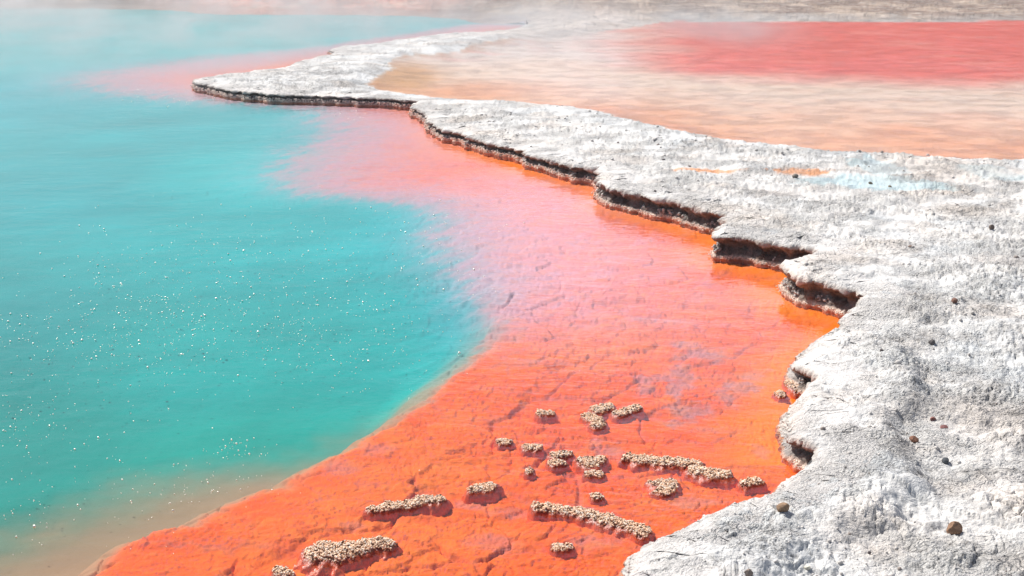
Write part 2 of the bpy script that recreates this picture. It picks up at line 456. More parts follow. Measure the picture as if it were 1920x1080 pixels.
# travel is toward the camera, so the left of travel is to the right in the photo
def land_height(x, y, d, u, hl, dpal, stepd, dfar):
    n_big = fbm(x, y, 1.6, 3, 2); n_mid = fbm(x, y, .42, 4, 6, .55); n_f = fbm(x, y, .12, 3, 12, .55)
    near = np.clip(22/np.hypot(x, y), .25, 1)
    f1, f2, _ = worley(x+.05*n_mid, y+.05*n_f, .11, 3)
    kn = np.clip(.6-f1, 0, 1)
    z = hl + .022*n_big + .042*n_mid*np.clip(d/.35, .3, 1) + .018*fbm(x, y, .5, 3, 19, .5, True)*np.clip(d/.35, .2, 1) + .022*n_f*near + .010*fbm(x, y, .05, 3, 15, .65)*near
    patch = smooth(-.05, .25, fbm(x, y, .8, 3, 40))
    z = z + (.030*kn + .022*smooth(0, .12, f2-f1))*patch*np.clip(d/.1, .2, 1)
    tr_ = smooth(-.15, .2, fbm(x, y, 1.5, 3, 810))*np.clip(d/.3, .0, 1)
    for sc_, nn_, aa_, sd_ in ((.95, 7, .020, 800), (.40, 7, .008, 805)):
        qq = fbm(x, y*1.15, sc_, 4, sd_, .55)*nn_; ff = qq-np.floor(qq)
        z = z + aa_*(smooth(0, .10, ff)-ff)*tr_
    # rim drops beyond its inner foot
    z = z - .075*smooth(-.14, .05, stepd)*smooth(11.6, 10.4, y)*smooth(.25, .6, d) + .02*np.exp(-((stepd+.22)/.16)**2)*smooth(11.6, 10.4, y)*smooth(.25, .6, d)
    # rounded shoulders where the lip is not undercut
    z = z - (1-u)*hl*.62*np.exp(-np.maximum(d, 0)/.11)
    # land sinks under the terrace water
    t = smooth(.55, -.05, dpal)
    z = z*(1-t) + (PAL_Z + .012 + .014*n_mid + .010*n_f)*t
    z = np.where(dpal < 0, np.minimum(z, PAL_Z + .012*n_mid + .006*n_f + np.maximum(dpal*.10, -.10) + .004), z)
    return z

ul = la[il, 0]; hl = la[il, 1]
far_d = np.hypot(X, Y)
hl_in = hl + (.24-hl)*smooth(.3, 3.0, dl)
stepd = np.sign(side)*ustep
Z_land = land_height(X, Y, np.maximum(d_lip, 0), ul, hl_in, d_pal, stepd, df)
# far bank: rises behind the pools
bank_line = at(1500, 28, .1)[1]
behind = smooth(54, 75, Y)*(~in_main)*(~in_pal)
rise = np.maximum(0, Y-62)*.03
Z_land = np.where((dl > 1.5) & (df < 3), Z_land*smooth(0, 1.6, np.where(in_main, 0, df)) - .04 - np.where(in_main, df*.12, 0), Z_land)
Z_land = Z_land + np.where(behind > 0, behind*(.35*fbm(X, Y, 5, 4, 31)+.55)*smooth(0, 4, np.minimum(df, dp)), 0) + np.minimum(rise, 14)*behind*smooth(0, 6, np.minimum(df, dp))

# ------------------------------------------------------------------ land colours
WHITE = np.array((.70, .69, .67)); W2 = np.array((.74, .72, .70))
def paint(col, mask, c): return col*(1-mask[..., None]) + np.array(c)*mask[..., None]
def blob(px, py, rx, ry, z=.2):
    """soft world-space ellipse around the traced spot"""
    c0 = at(px, py, z); ex = at(px+rx, py, z)-c0; ey = at(px, py-ry, z)-c0
    dx = (X-c0[0])/max(np.hypot(*ex), 1e-3); dy = (Y-c0[1])/max(abs(ey[1]), 1e-3)
    r = np.hypot(dx, dy)
    return r
nz = fbm(X, Y, .9, 5, 50); nzf = fbm(X, Y, .22, 4, 60); nzl = fbm(X, Y, 3.0, 5, 70)
land = np.ones(X.shape+(3,))*WHITE
land = paint(land, smooth(-.1, .6, nz)*.45, (.72, .68, .65))
land = paint(land, smooth(0, .5, nzl)*.5, (.76, .80, .82))
# bright bluish-white apron beside the terrace water
apr = np.exp(-np.maximum(d_pal, 0)/1.1)*(d_pal > 0)
land = paint(land, apr*.55, (.78, .82, .84))
wet = np.zeros(X.shape); stain = np.zeros(X.shape)
# dark lichen-grey mottling on the far tongue
tong = smooth(1.4, .2, blob(560, 150, 250, 32))*smooth(-.15, .25, nzf*.7+nz*.6)
stain = np.maximum(stain, tong*.62)
stain = np.maximum(stain, smooth(1.2, .2, blob(900, 225, 120, 22))*smooth(0, .3, nzf*.8+.3*nz)*.5)
for (bx, by, rx, ry, s) in [(1620,505,70,16,.40),(1700,570,160,30,.35),(1720,640,140,40,.32),(1640,730,110,50,.35),(1700,820,60,60,.35),
                            (1740,905,60,22,.5),(1600,985,120,22,.35),(1440,1020,60,40,.4),(1850,600,120,40,.35),(1180,320,50,14,.5),(1430,420,60,18,.35),(1850,1010,120,30,.35)]:
    stain = np.maximum(stain, smooth(1.25, .1, blob(bx, by, rx, ry))*smooth(-.12, .38, nzf+.35*nz)*s)
# thin cracks and strata lines
cr1 = smooth(.035, .0, np.abs(fbm(X, Y*1.6, 1.1, 4, 610)))*smooth(.0, .3, fbm(X, Y, 1.4, 3, 615))
stain = np.maximum(stain, cr1*.6*(np.hypot(X, Y) < 26))
tpatch = smooth(-.15, .2, fbm(X, Y, 1.5, 3, 810))
for sc_, nn_, sd_ in ((.95, 7, 800), (.40, 7, 805)):
    qq = fbm(X, Y*1.15, sc_, 4, sd_, .55)*nn_; ff = qq-np.floor(qq)
    stain = np.maximum(stain, np.exp(-((ff-.02)/.06)**2)*tpatch*.55)
strat = smooth(.02, .42, fbm(X*.55, Y*1.1, .38, 5, 640, .62))*smooth(-.35, .25, fbm(X, Y, 1.7, 3, 645))
stain = np.clip(stain*1.15, 0, .8)
stain = np.maximum(stain, strat*.46*(.35+.65*smooth(.5, 2.0, np.abs(d_pal))))
land = paint(land, smooth(.15, .5, fbm(X, Y, 1.3, 4, 620))*.5, (.62, .55, .50))
land = paint(land, smooth(.1, .5, fbm(X, Y, 1.1, 4, 630))*.5, (.58, .62, .65))
# pale blue puddles and orange trickles
for (bx, by, rx, ry) in [(1620,350,110,13),(1650,322,45,20),(1720,356,90,9),(1860,330,60,14)]:
    m = smooth(1.1, .8, blob(bx, by, rx, ry)+.6*nz+.5*nzf)
    wet = np.maximum(wet, m*.9); land = paint(land, m, (.55, .68, .70))
for (bx, by, rx, ry) in [(1320,328,70,5),(1500,328,65,7)]:
    m = smooth(1.1, .6, blob(bx, by, rx, ry)+.9*nzf+.3*nz)
    land = paint(land, m*.9, (.78, .34, .14)); stain *= 1-m; wet = np.maximum(wet, m*.5)
for (bx, by, rx, ry) in [(1760,330,190,30),(1850,780,140,60),(1900,330,60,12)]:
    land = paint(land, smooth(1.2, .2, blob(bx, by, rx, ry))*.5, (.66, .57, .50))
# floor of the terrace water
inside_p = smooth(.05, -.12, d_pal+np.where(Y > 45, .9, 0))
floor = np.ones(X.shape+(3,))*np.array((.74, .29, .09))
floor = paint(floor, smooth(-.3, .5, nzl+.4*nz)*.6, (.84, .44, .20))
def px_of(x, y, z=.12):
    s, c_ = math.sin(PITCH), math.cos(PITCH)
    dz = z-CAM_H
    depth = y*c_ - dz*s; up = y*s + dz*c_
    return 960+FPX*x/depth, 540-FPX*up/depth
# grey belt and red belt drawn along traced front lines
def line_y(pts, xs):
    a = np.array(pts, float); return np.interp(xs, a[:, 0], a[:, 1])
yr = line_y([(900,112),(1040,108),(1150,120),(1350,136),(1560,146),(1920,151),(2300,153),(3200,160)], PX)
yg = line_y([(600,150),(900,150),(1100,172),(1400,205),(1920,225),(2600,235),(3200,235)], PX)
wy = at(PX*0+960, yr, .12)[..., 1]; wg = at(PX*0+960, yg, .12)[..., 1]
t_red = smooth(-2.2, 2.2, (Y-wy) + 1.6*nzl + .4*nz)
t_gray = smooth(-3.5, 3.5, (Y-wg) + 2.0*nzl + .4*nz)
floor = paint(floor, t_gray*.85, (.74, .60, .47))  # grey sky reflection on the water, painted into the floor
floor = paint(floor, t_red*smooth(1000, 1350, PX+nzl*90), (.74, .095, .045))
floor = paint(floor, t_red*smooth(1350, 1000, PX+nzl*90)*.6, (.72, .66, .62))
floor = paint(floor, smooth(-.05, .35, fbm(X*.45, Y, .5, 5, 780, .62))*.2*(1-t_red), (.60, .22, .06))
floor = paint(floor, smooth(.05, .4, fbm(X*.45, Y, .7, 5, 785, .62))*.2*(1-t_red), (.86, .62, .42))
edge_o = np.exp(-np.abs(np.minimum(d_pal, 0))/.8)*smooth(-.35, .3, nz)
floor = paint(floor, edge_o*.8*(Y < 45), (.50, .19, .02))
floor = paint(floor, smooth(0, .5, fbm(X*.3, Y, .8, 4, 790))*t_red*.5, (.84, .30, .20))
floor = paint(floor, smooth(1.3, .3, blob(760, 135, 75, 25)+.5*nz)*.85, (.58, .27, .05))
land = land*(1-inside_p[..., None]) + floor*inside_p[..., None]
wet = np.maximum(wet, inside_p)
stain *= 1-inside_p
# far banks
bk = smooth(51, 56, Y+nzl*2)*(1-inside_p)
bankc = np.ones(X.shape+(3,))*np.array((.26, .19, .155))
bankc = paint(bankc, smooth(-.1, .4, fbm(X, Y, 2.0, 5, 90)), (.48, .37, .29))
bankc = paint(bankc, smooth(60, 70, Y)*smooth(-.5, .3, fbm(X, Y, 1.5, 4, 95)), (.13, .095, .07))
pinkb = smooth(1.3, .5, blob(600, 4, 330, 12, .1)); bankc = paint(bankc, pinkb*.9, (.66, .36, .30))
land = land*(1-bk[..., None]) + bankc*bk[..., None]
flat = smooth(1.3, .4, blob(1050, 48, 200, 30, .1))*(1-inside_p)
land = paint(land, flat*.7, (.74, .60, .52))

keep = (d_main > 0.10) & ((d_lip > .10))
keep |= (d_main > -2.5) & (dl > 3.0)
f = grid_faces(*X.shape, keep)
co = np.stack([X, Y, Z_land], -1).reshape(-1, 3)
# points were laid out for a 0.12 m high plane; heights vary only a few centimetres
co2, f2, col2, w2, s2 = compact(co, f, land.reshape(-1, 3), wet.ravel(), stain.ravel())
g = mesh_np('ground', co2, f2[:, ::-1], M_CRUST, col=col2, attrs={'wet': w2, 'stain': s2})
tag(g, 'white and grey mineral crust between the turquoise pool and the pink shallows', 'ground', kind='structure')

# ------------------------------------------------------------------ the broken lip of the crust (a strip round the pool edge)
prof_u = [(.50,None,0),(.36,None,0),(.24,None,0),(.15,None,0),(.09,None,0),(.045,None,0),(.015,None,0),(-.012,.93,0),(-.022,.86,0),(-.015,.78,.3),
          (.03,.70,1),(.085,.62,1),(.12,.52,1),(.115,.42,1),(.07,.34,.6),(.035,.27,.2),(.02,.20,.0),(-.005,.12,0),(-.02,.05,0),(-.025,-.05,0),(-.02,-.2,0),(-.06,-.5,0),(-.25,-.75,0)]
prof_r = [(.50,None,0),(.36,None,0),(.24,None,0),(.15,None,0),(.09,None,0),(.045,None,0),(.015,None,0),(-.010,.36,0),(-.022,.33,0),(-.032,.30,0),
          (-.040,.27,0),(-.047,.24,0),(-.054,.21,0),(-.06,.18,0),(-.066,.15,0),(-.072,.12,0),(-.078,.09,0),(-.084,.05,0),(-.09,0,0),(-.095,-.1,0),(-.1,-.25,0),(-.14,-.5,0),(-.28,-.75,0)]
P = lip.p; NV = lip.n
# normals pointing inland
inl = inside(main_poly, P[:, 0]+NV[:, 0]*.25, P[:, 1]+NV[:, 1]*.25)
sg = np.where(inl.mean() > .5, -1.0, 1.0)
NI = NV*sg
# smooth the normals so the strip does not fold
for _ in range(6):
    NI[1:-1] = (NI[:-2]+NI[1:-1]+NI[2:])/3
NI /= np.linalg.norm(NI, axis=1)[:, None]
s = np.concatenate([[0], np.cumsum(np.hypot(*(P[1:]-P[:-1]).T))])
K = len(prof_u); U = la[:, 0]; HL = la[:, 1]
rows = []; cols = []; stn = []
cave = np.clip(.7+1.1*fbm(s, s*0, .45, 4, 77, .6), .15, 1.5)
lipv = 1+.34*fbm(s, s*0, .28, 4, 78, .6)
for j in range(K):
    (ou, zu, su), (orr, zr, sr) = prof_u[j], prof_r[j]
    o = ou*U + orr*(1-U)
    if ou > 0 and zu is not None: o = (ou*cave)*U + orr*(1-U)
    x = P[:, 0]+NI[:, 0]*o; y = P[:, 1]+NI[:, 1]*o
    if zu is None:
        d2, i2 = lip.near(x, y); dp2, _ = palc.near(x, y)
        inp = inside(pal_poly, x, y)
        us, is_ = stepc.near(x, y)
        Un = U if ou < .05 else la[i2, 0]; Hn = HL if ou < .05 else la[i2, 1]
        z = land_height(x, y, np.minimum(d2, o), Un, Hn+(.24-Hn)*smooth(.3, 3.0, d2), np.where(inp, -dp2, dp2), us*np.sign((x-stepc.p[is_, 0])*stepc.n[is_, 0] + (y-stepc.p[is_, 1])*stepc.n[is_, 1]), x*0)
        z = z + (.004 if j > 0 else -.03)
    else:
        z = HL*(zu*U + zr*(1-U))
        if .25 < zu < .9: z = z*(1 + (lipv-1)*1.3)
        if zu < 0: z = HL*0 + zu*.25
    r = j/ (K-1)
    if zu is not None:
        a = .018 if 8 <= j <= 19 else .008
        nn = fbm(s+j*.37, s*0+j*.05, .07, 3, 120+j//2)*a*1.3 + fbm(s, s*0+j*.021, .035, 2, 140)*a
        x = x + NI[:, 0]*nn; y = y + NI[:, 1]*nn
        z = z + fbm(s, s*0+j*.04, .06, 4, 160, .65)*.026*(1 if .02 < zu < .9 else .3)
    zz = z
    c = np.ones((len(s), 3))*np.array((.70, .68, .66))
    stv = np.zeros(len(s))
    if zu is not None:
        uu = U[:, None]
        dk = np.array((.055, .045, .038))  # brown-stained wall, darkened further for the undercut's shade
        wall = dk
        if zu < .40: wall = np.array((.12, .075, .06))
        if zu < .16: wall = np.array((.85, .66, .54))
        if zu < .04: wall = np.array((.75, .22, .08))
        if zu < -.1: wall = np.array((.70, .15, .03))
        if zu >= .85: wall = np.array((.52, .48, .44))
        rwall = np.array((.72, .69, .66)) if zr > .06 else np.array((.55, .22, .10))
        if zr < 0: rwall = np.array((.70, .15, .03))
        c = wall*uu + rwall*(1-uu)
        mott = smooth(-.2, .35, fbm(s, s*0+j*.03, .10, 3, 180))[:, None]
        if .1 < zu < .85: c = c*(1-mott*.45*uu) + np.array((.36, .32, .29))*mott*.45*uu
    rows.append(np.stack([x, y, z], -1)); cols.append(c); stn.append(stv)
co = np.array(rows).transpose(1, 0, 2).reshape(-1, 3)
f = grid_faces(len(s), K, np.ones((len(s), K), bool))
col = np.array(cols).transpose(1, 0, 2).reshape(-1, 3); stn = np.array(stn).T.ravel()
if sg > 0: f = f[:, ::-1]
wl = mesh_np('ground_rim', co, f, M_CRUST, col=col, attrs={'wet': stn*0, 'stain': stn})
tag(wl, 'dark undercut edge of the white crust along the pool', 'ground', kind='structure')

# ------------------------------------------------------------------ pool bed
XB, YB = X, Y
dsh, ish = shelf.near(X, Y)
in_sh = inside(shelf_poly, X, Y)
dS = dsh*np.where(in_sh, 1, -1)                      # >0 on the shelf
soft = np.maximum(sa[ish, 0], .09)
dlo, _ = lowerc.near(X, Y); in_lo = inside(lower_pts[:-1], X, Y)
dLo = dlo*np.where(in_lo, 1, -1)
nA = fbm(X, Y, .9, 4, 200); nB = fbm(X, Y, .25, 4, 210); nC = fbm(X, Y, .08, 3, 215)
# feathery tongues across the soft edge
al_ = X*.45+Y*.89; pe_ = X*.89-Y*.45
fe = .6*fbm(al_*.28, pe_, .26, 4, 230) + .4*fbm(al_*.4, pe_*1.3, .12, 3, 233)
edge = dS + soft*(fe*1.15 + nA*.12) + .01*nB
tS = smooth(-soft*1.1, soft*1.1, edge)
f1, f2w, cid = worley(X+.12*nA+.05*nB, Y+.12*nB, .55, 9)
f1b, f2b, cidb = worley(X+.06*nB, Y*1.15+.06*nA, .20, 19)
nearw = np.clip(16/np.hypot(X, Y), .3, 1)
f1c, f2c, cidc = worley(X+.03*nB, Y*1.3+.03*nB, .085, 29)
plates = (.009*cidc*smooth(0, .2, f2c-f1c)*smooth(-.3, .2, nB+nA)*smooth(15, 9, Y) + .034*cid*smooth(0, .07, f2w-f1)*smooth(24, 12, Y) + .024*cidb*smooth(0, .12, f2b-f1b)*smooth(20, 11, Y) + .012*nB + .006*nC)*nearw
lobes = .035*np.sqrt(np.clip(1-(dS/.35-1)**2, 0, 1))*(dS < .7)
depth_shelf = .080 - .03*smooth(1.5, .0, dl) - plates - lobes*(soft < .2)
drop = smooth(0, 1, np.clip(-dS/(.3+soft*3.5), 0, 1))
hardr = smooth(14.0, 9.5, Y)
zb = -(depth_shelf*(1-drop) + (.22+.26*hardr+.03*nA)*drop)
zb = np.minimum(zb, -.035)
zb = zb - smooth(.3, 3, -dLo)*.3*(1-tS)*drop*hardr
orange = np.ones(X.shape+(3,))*np.array((.82, .108, .016))
orange = paint(orange, smooth(-.2, .5, fbm(X, Y, 1.7, 4, 240))*.6, (.88, .20, .03))
# overlapping scalloped terraces of sinter: steps with their shaded lip painted violet
terr = np.zeros(X.shape); tl = np.zeros(X.shape)
for sc_, n_, a_, sd_ in ((.75, 9, .014, 700), (.32, 8, .009, 720), (.14, 6, .006, 740)):
    q = fbm(X*.85+.04*nB, Y*1.25, sc_, 3, sd_)*n_
    fr_ = q-np.floor(q)
    gate = smooth(-.25, .25, fbm(X, Y, sc_*1.7, 2, sd_+9))
    terr += a_*(smooth(0, .12, fr_) - fr_)*gate
    tl = np.maximum(tl, np.exp(-((fr_-.04)/.055)**2)*gate)
zb = zb + terr*tS*1.0*smooth(18, 9, Y)
orange = paint(orange, tl*.55*smooth(24, 10, Y), (.42, .09, .12))
orange = paint(orange, smooth(.05, .5, fbm(X, Y*1.2, .35, 5, 760, .6))*.35, (.82, .24, .04))
orange = paint(orange, smooth(.1, .5, fbm(X, Y*1.2, .5, 5, 770, .6))*.5, (.55, .06, .02))
# shade in the cracks between the plates, painted grey-violet
crk = np.maximum(smooth(.10, .0, f2w-f1)*.7, smooth(.09, .0, f2b-f1b)*.45)*smooth(-.2, .2, nA+.3*nB)
orange = paint(orange, crk*.6*nearw, (.33, .12, .14))
orange = paint(orange, smooth(.65, .1, dl)*(Y > 9)*.9, (.93, .22, .008))  # amber reflection zone under the ledge, painted into the bed
gp = np.zeros(X.shape)
for (bx, by, rx, ry, a) in [(1320,655,52,14,1),(1275,680,20,30,1),(1268,735,14,30,1),(1245,700,40,8,.8),(1360,735,22,14,1),(1290,640,25,12,.9),(1385,715,30,12,1),(1410,700,30,10,.8),(1285,757,35,18,1),(1255,785,25,16,.9),
                            (1210,715,16,22,.9),(1330,700,120,8,.3),(1150,835,22,10,.8),(1120,830,10,22,.7),(1430,845,14,14,.6),(1300,935,60,8,.6),(1000,620,60,8,.4),(1160,480,70,6,.4),
                            (1230,590,60,6,.5),(700,835,30,10,.5),(890,930,30,8,.6),(960,945,40,8,.5),(930,1010,50,14,.55),(660,975,22,6,.5),(1120,1010,60,14,.5),(1330,800,50,6,.5),(640,870,30,14,.5)]:
    gp = np.maximum(gp, smooth(1.5, .45, blob(bx, by, rx, ry, 0)+1.3*nB+.7*nA+.7*nC)*a)
orange = paint(orange, gp*.6, (.34, .21, .24))
# colour of the cloudy turquoise water, painted onto the deep bed
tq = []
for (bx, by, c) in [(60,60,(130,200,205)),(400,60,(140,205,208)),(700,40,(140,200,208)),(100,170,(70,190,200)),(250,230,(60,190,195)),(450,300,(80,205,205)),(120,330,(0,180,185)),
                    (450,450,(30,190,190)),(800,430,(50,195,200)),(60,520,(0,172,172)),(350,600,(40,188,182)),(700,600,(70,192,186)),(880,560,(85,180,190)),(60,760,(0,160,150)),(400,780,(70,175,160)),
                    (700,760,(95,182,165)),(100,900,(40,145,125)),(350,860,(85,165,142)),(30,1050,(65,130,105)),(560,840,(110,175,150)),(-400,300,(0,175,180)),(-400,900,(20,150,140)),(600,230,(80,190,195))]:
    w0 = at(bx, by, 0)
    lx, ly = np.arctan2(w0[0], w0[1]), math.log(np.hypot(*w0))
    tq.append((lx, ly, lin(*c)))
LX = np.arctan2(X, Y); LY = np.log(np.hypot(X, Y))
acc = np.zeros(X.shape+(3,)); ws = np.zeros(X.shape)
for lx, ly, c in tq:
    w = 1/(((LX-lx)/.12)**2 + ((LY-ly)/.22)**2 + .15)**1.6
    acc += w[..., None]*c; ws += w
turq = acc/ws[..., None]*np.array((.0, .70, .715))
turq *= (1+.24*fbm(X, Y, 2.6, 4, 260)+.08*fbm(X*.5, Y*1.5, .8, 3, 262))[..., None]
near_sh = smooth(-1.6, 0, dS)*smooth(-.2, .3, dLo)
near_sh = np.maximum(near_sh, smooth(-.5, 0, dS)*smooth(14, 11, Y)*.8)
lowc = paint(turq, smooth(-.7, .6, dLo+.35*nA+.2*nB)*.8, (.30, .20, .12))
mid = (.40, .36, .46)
sh_far = smooth(1.6, .1, dS)*smooth(.12, .45, soft)*.0
lowc = paint(lowc, near_sh*.7, (.46, .23, .13))
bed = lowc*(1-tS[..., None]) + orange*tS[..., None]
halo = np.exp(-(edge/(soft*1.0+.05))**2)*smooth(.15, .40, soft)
sky_veil = smooth(3.2, .0, dS+.5*fe)*smooth(.10, .45, soft)*(dS > -1)*tS
bed = paint(bed, sky_veil*.75, (.66, .31, .37))  # pink sky reflection painted into the shelf near its soft edge
bed = paint(bed, halo*.6, mid)  # lilac part of the sky reflection, painted along the edge
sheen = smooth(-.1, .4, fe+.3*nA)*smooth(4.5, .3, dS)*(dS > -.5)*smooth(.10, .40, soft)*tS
bed = paint(bed, sheen*.45, (.46, .33, .46))  # mauve water sheen painted into the bed colour
keepb = (d_main < .45) | ((d_lip < .45) & (d_main < 3) & in_main)
f = grid_faces(*X.shape, keepb)
zb = np.where(d_main > .12, np.minimum(zb, -.12), zb)
co = np.stack([X, Y, zb], -1).reshape(-1, 3)
co2, f2_, col2, s2 = compact(co, f, bed.reshape(-1, 3), tS.ravel())
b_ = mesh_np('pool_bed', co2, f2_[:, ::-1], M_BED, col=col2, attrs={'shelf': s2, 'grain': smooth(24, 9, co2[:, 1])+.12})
tag(b_, 'orange mineral shelf dropping away into turquoise depths', 'pool bed', kind='structure')

# ------------------------------------------------------------------ water sheets
def poly_sheet(name, pts, z, mat):
    me = bpy.data.meshes.new(name)
    me.from_pydata([(a, b, z) for a, b in pts], [], [tuple(range(len(pts)))])
    me.materials.append(mat)
    o = bpy.data.objects.new(name, me); C.objects.link(o)
    if me.polygons[0].normal.z < 0: me.flip_normals()
    return o
# one level sheet; the crust and the banks rise through it
wpts = np.array([(-75, .5), (14, .5), (14, 70), (-75, 70)], float)
w = poly_sheet('water', wpts, 0.0, M_WATER)
tag(w, 'steaming turquoise water of the main pool', 'water', kind='structure')
cpal = pal_poly.mean(0)
sgn_p = (pal_poly-cpal); 
Np = palc.n[::3]; test = inside(pal_poly, (pal_poly+Np*.3)[:, 0], (pal_poly+Np*.3)[:, 1])
Np = -Np if test.mean() > .5 else Np
w = poly_sheet('shallow_water', pal_poly[:-1]+Np[:-1]*.02, PAL_Z, M_SHALLOW)
tag(w, 'thin steaming water over the peach and red shallows', 'water', kind='structure')

# ------------------------------------------------------------------ wooded rise behind the far bank
def hills():
    az = np.linspace(R(-60), R(60), 420); rr = np.linspace(95, 330, 40)
    A, RR = np.meshgrid(az, rr)
    x = RR*np.sin(A); y = RR*np.cos(A)
    top = 2.0 + 13.5*smooth(R(-1.5), R(6.5), A) + 3.0*smooth(R(-9), R(-25), A)
    t = smooth(95, 165, RR)
    z = .6 + top*t*(1+.10*fbm(x, y, 22, 4, 610)) + 1.6*t*fbm(x, y, 6, 4, 611) + (RR-150).clip(0)*.02
    z[0] = -2
    f = grid_faces(*x.shape, np.ones(x.shape, bool))
    k = N('scrub_hillside'); p = k.pos()
    n = k.noise(p, .35, 6, .65); n2 = k.noise(p, 1.6, 4, .7)
    c = k.mix(k.mapr(n, .4, .62), (.035, .045, .02), (.085, .075, .04))
    c = k.mix(k.math('MULTIPLY', k.mapr(n2, .5, .7), .6), c, (.02, .028, .014))
    m = k.done(k.bsdf(c, .95, k.bump(n2, 1, .8), .05).outputs[0])
    o = mesh_np('hills', np.stack([x, y, z], -1).reshape(-1, 3), f, m)
    tag(o, 'dark scrub covered rise beyond the far bank', 'hills', kind='structure')
hills()

# ------------------------------------------------------------------ knobbly islets standing in the shallows
def simple_mat(name, rough=.8, bump_scale=90, bump_d=.004, spec=.3, vary=.25):
    k = N(name); p = k.pos()
    t = k.attr('tint', True); n = k.noise(p, bump_scale, 4, .65)
    c = k.mix(k.math('MULTIPLY', k.mapr(n, .45, .7), vary), t, (.05, .04, .035))
    return k.done(k.bsdf(c, rough, k.bump(n, .8, bump_d), spec).outputs[0])
M_KNOB = simple_mat('knobbly_sinter', .75, 160, .003, .3, .2)
M_BASE = simple_mat('wet_red_sinter', .35, 60, .006, .5, .4)
M_STONE = simple_mat('weathered_stone', .85, 40, .008, .2, .5)

def ico():
    t = (1+5**.5)/2
    v = np.array([(-1,t,0),(1,t,0),(-1,-t,0),(1,-t,0),(0,-1,t),(0,1,t),(0,-1,-t),(0,1,-t),(t,0,-1),(t,0,1),(-t,0,-1),(-t,0,1)], float)
    v /= np.linalg.norm(v[0])
    f = np.array([(0,11,5),(0,5,1),(0,1,7),(0,7,10),(0,10,11),(1,5,9),(5,11,4),(11,10,2),(10,7,6),(7,1,8),(3,9,4),(3,4,2),(3,2,6),(3,6,8),(3,8,9),(4,9,5),(2,4,11),(6,2,10),(8,6,7),(9,8,1)])
    return v, f
IV, IF = ico()
def ico_fine(n=2):
    v = [tuple(a) for a in IV]; f = [tuple(a) for a in IF]
    for _ in range(n):
        cache = {}; nf = []
        def midp(a, b):
            key = (min(a, b), max(a, b))
            if key not in cache:
                m = (np.array(v[a])+np.array(v[b]))/2; m /= np.linalg.norm(m)
                v.append(tuple(m)); cache[key] = len(v)-1
            return cache[key]
        for a, b, c in f:
            ab, bc, ca = midp(a, b), midp(b, c), midp(c, a)
            nf += [(a, ab, ca), (b, bc, ab), (c, ca, bc), (ab, bc, ca)]
        f = nf
    return np.array(v), np.array(f)
def balls(centres, radii, squash=1.0, rng=RNG):
    """many little rough grains as one vertex/face array"""
    n = len(centres)
    ang = rng.uniform(0, 2*math.pi, n); jit = rng.uniform(.75, 1.2, (n, 12))
    v = IV[None]*jit[..., None]
    ca, sa_ = np.cos(ang)[:, None], np.sin(ang)[:, None]
    x = v[..., 0]*ca - v[..., 1]*sa_; y = v[..., 0]*sa_ + v[..., 1]*ca
    v = np.stack([x, y, v[..., 2]*squash], -1)*np.asarray(radii)[:, None, None] + np.asarray(centres)[:, None, :]
    f = IF[None] + (np.arange(n)*12)[:, None, None]
    return v.reshape(-1, 3), f.reshape(-1, 3)

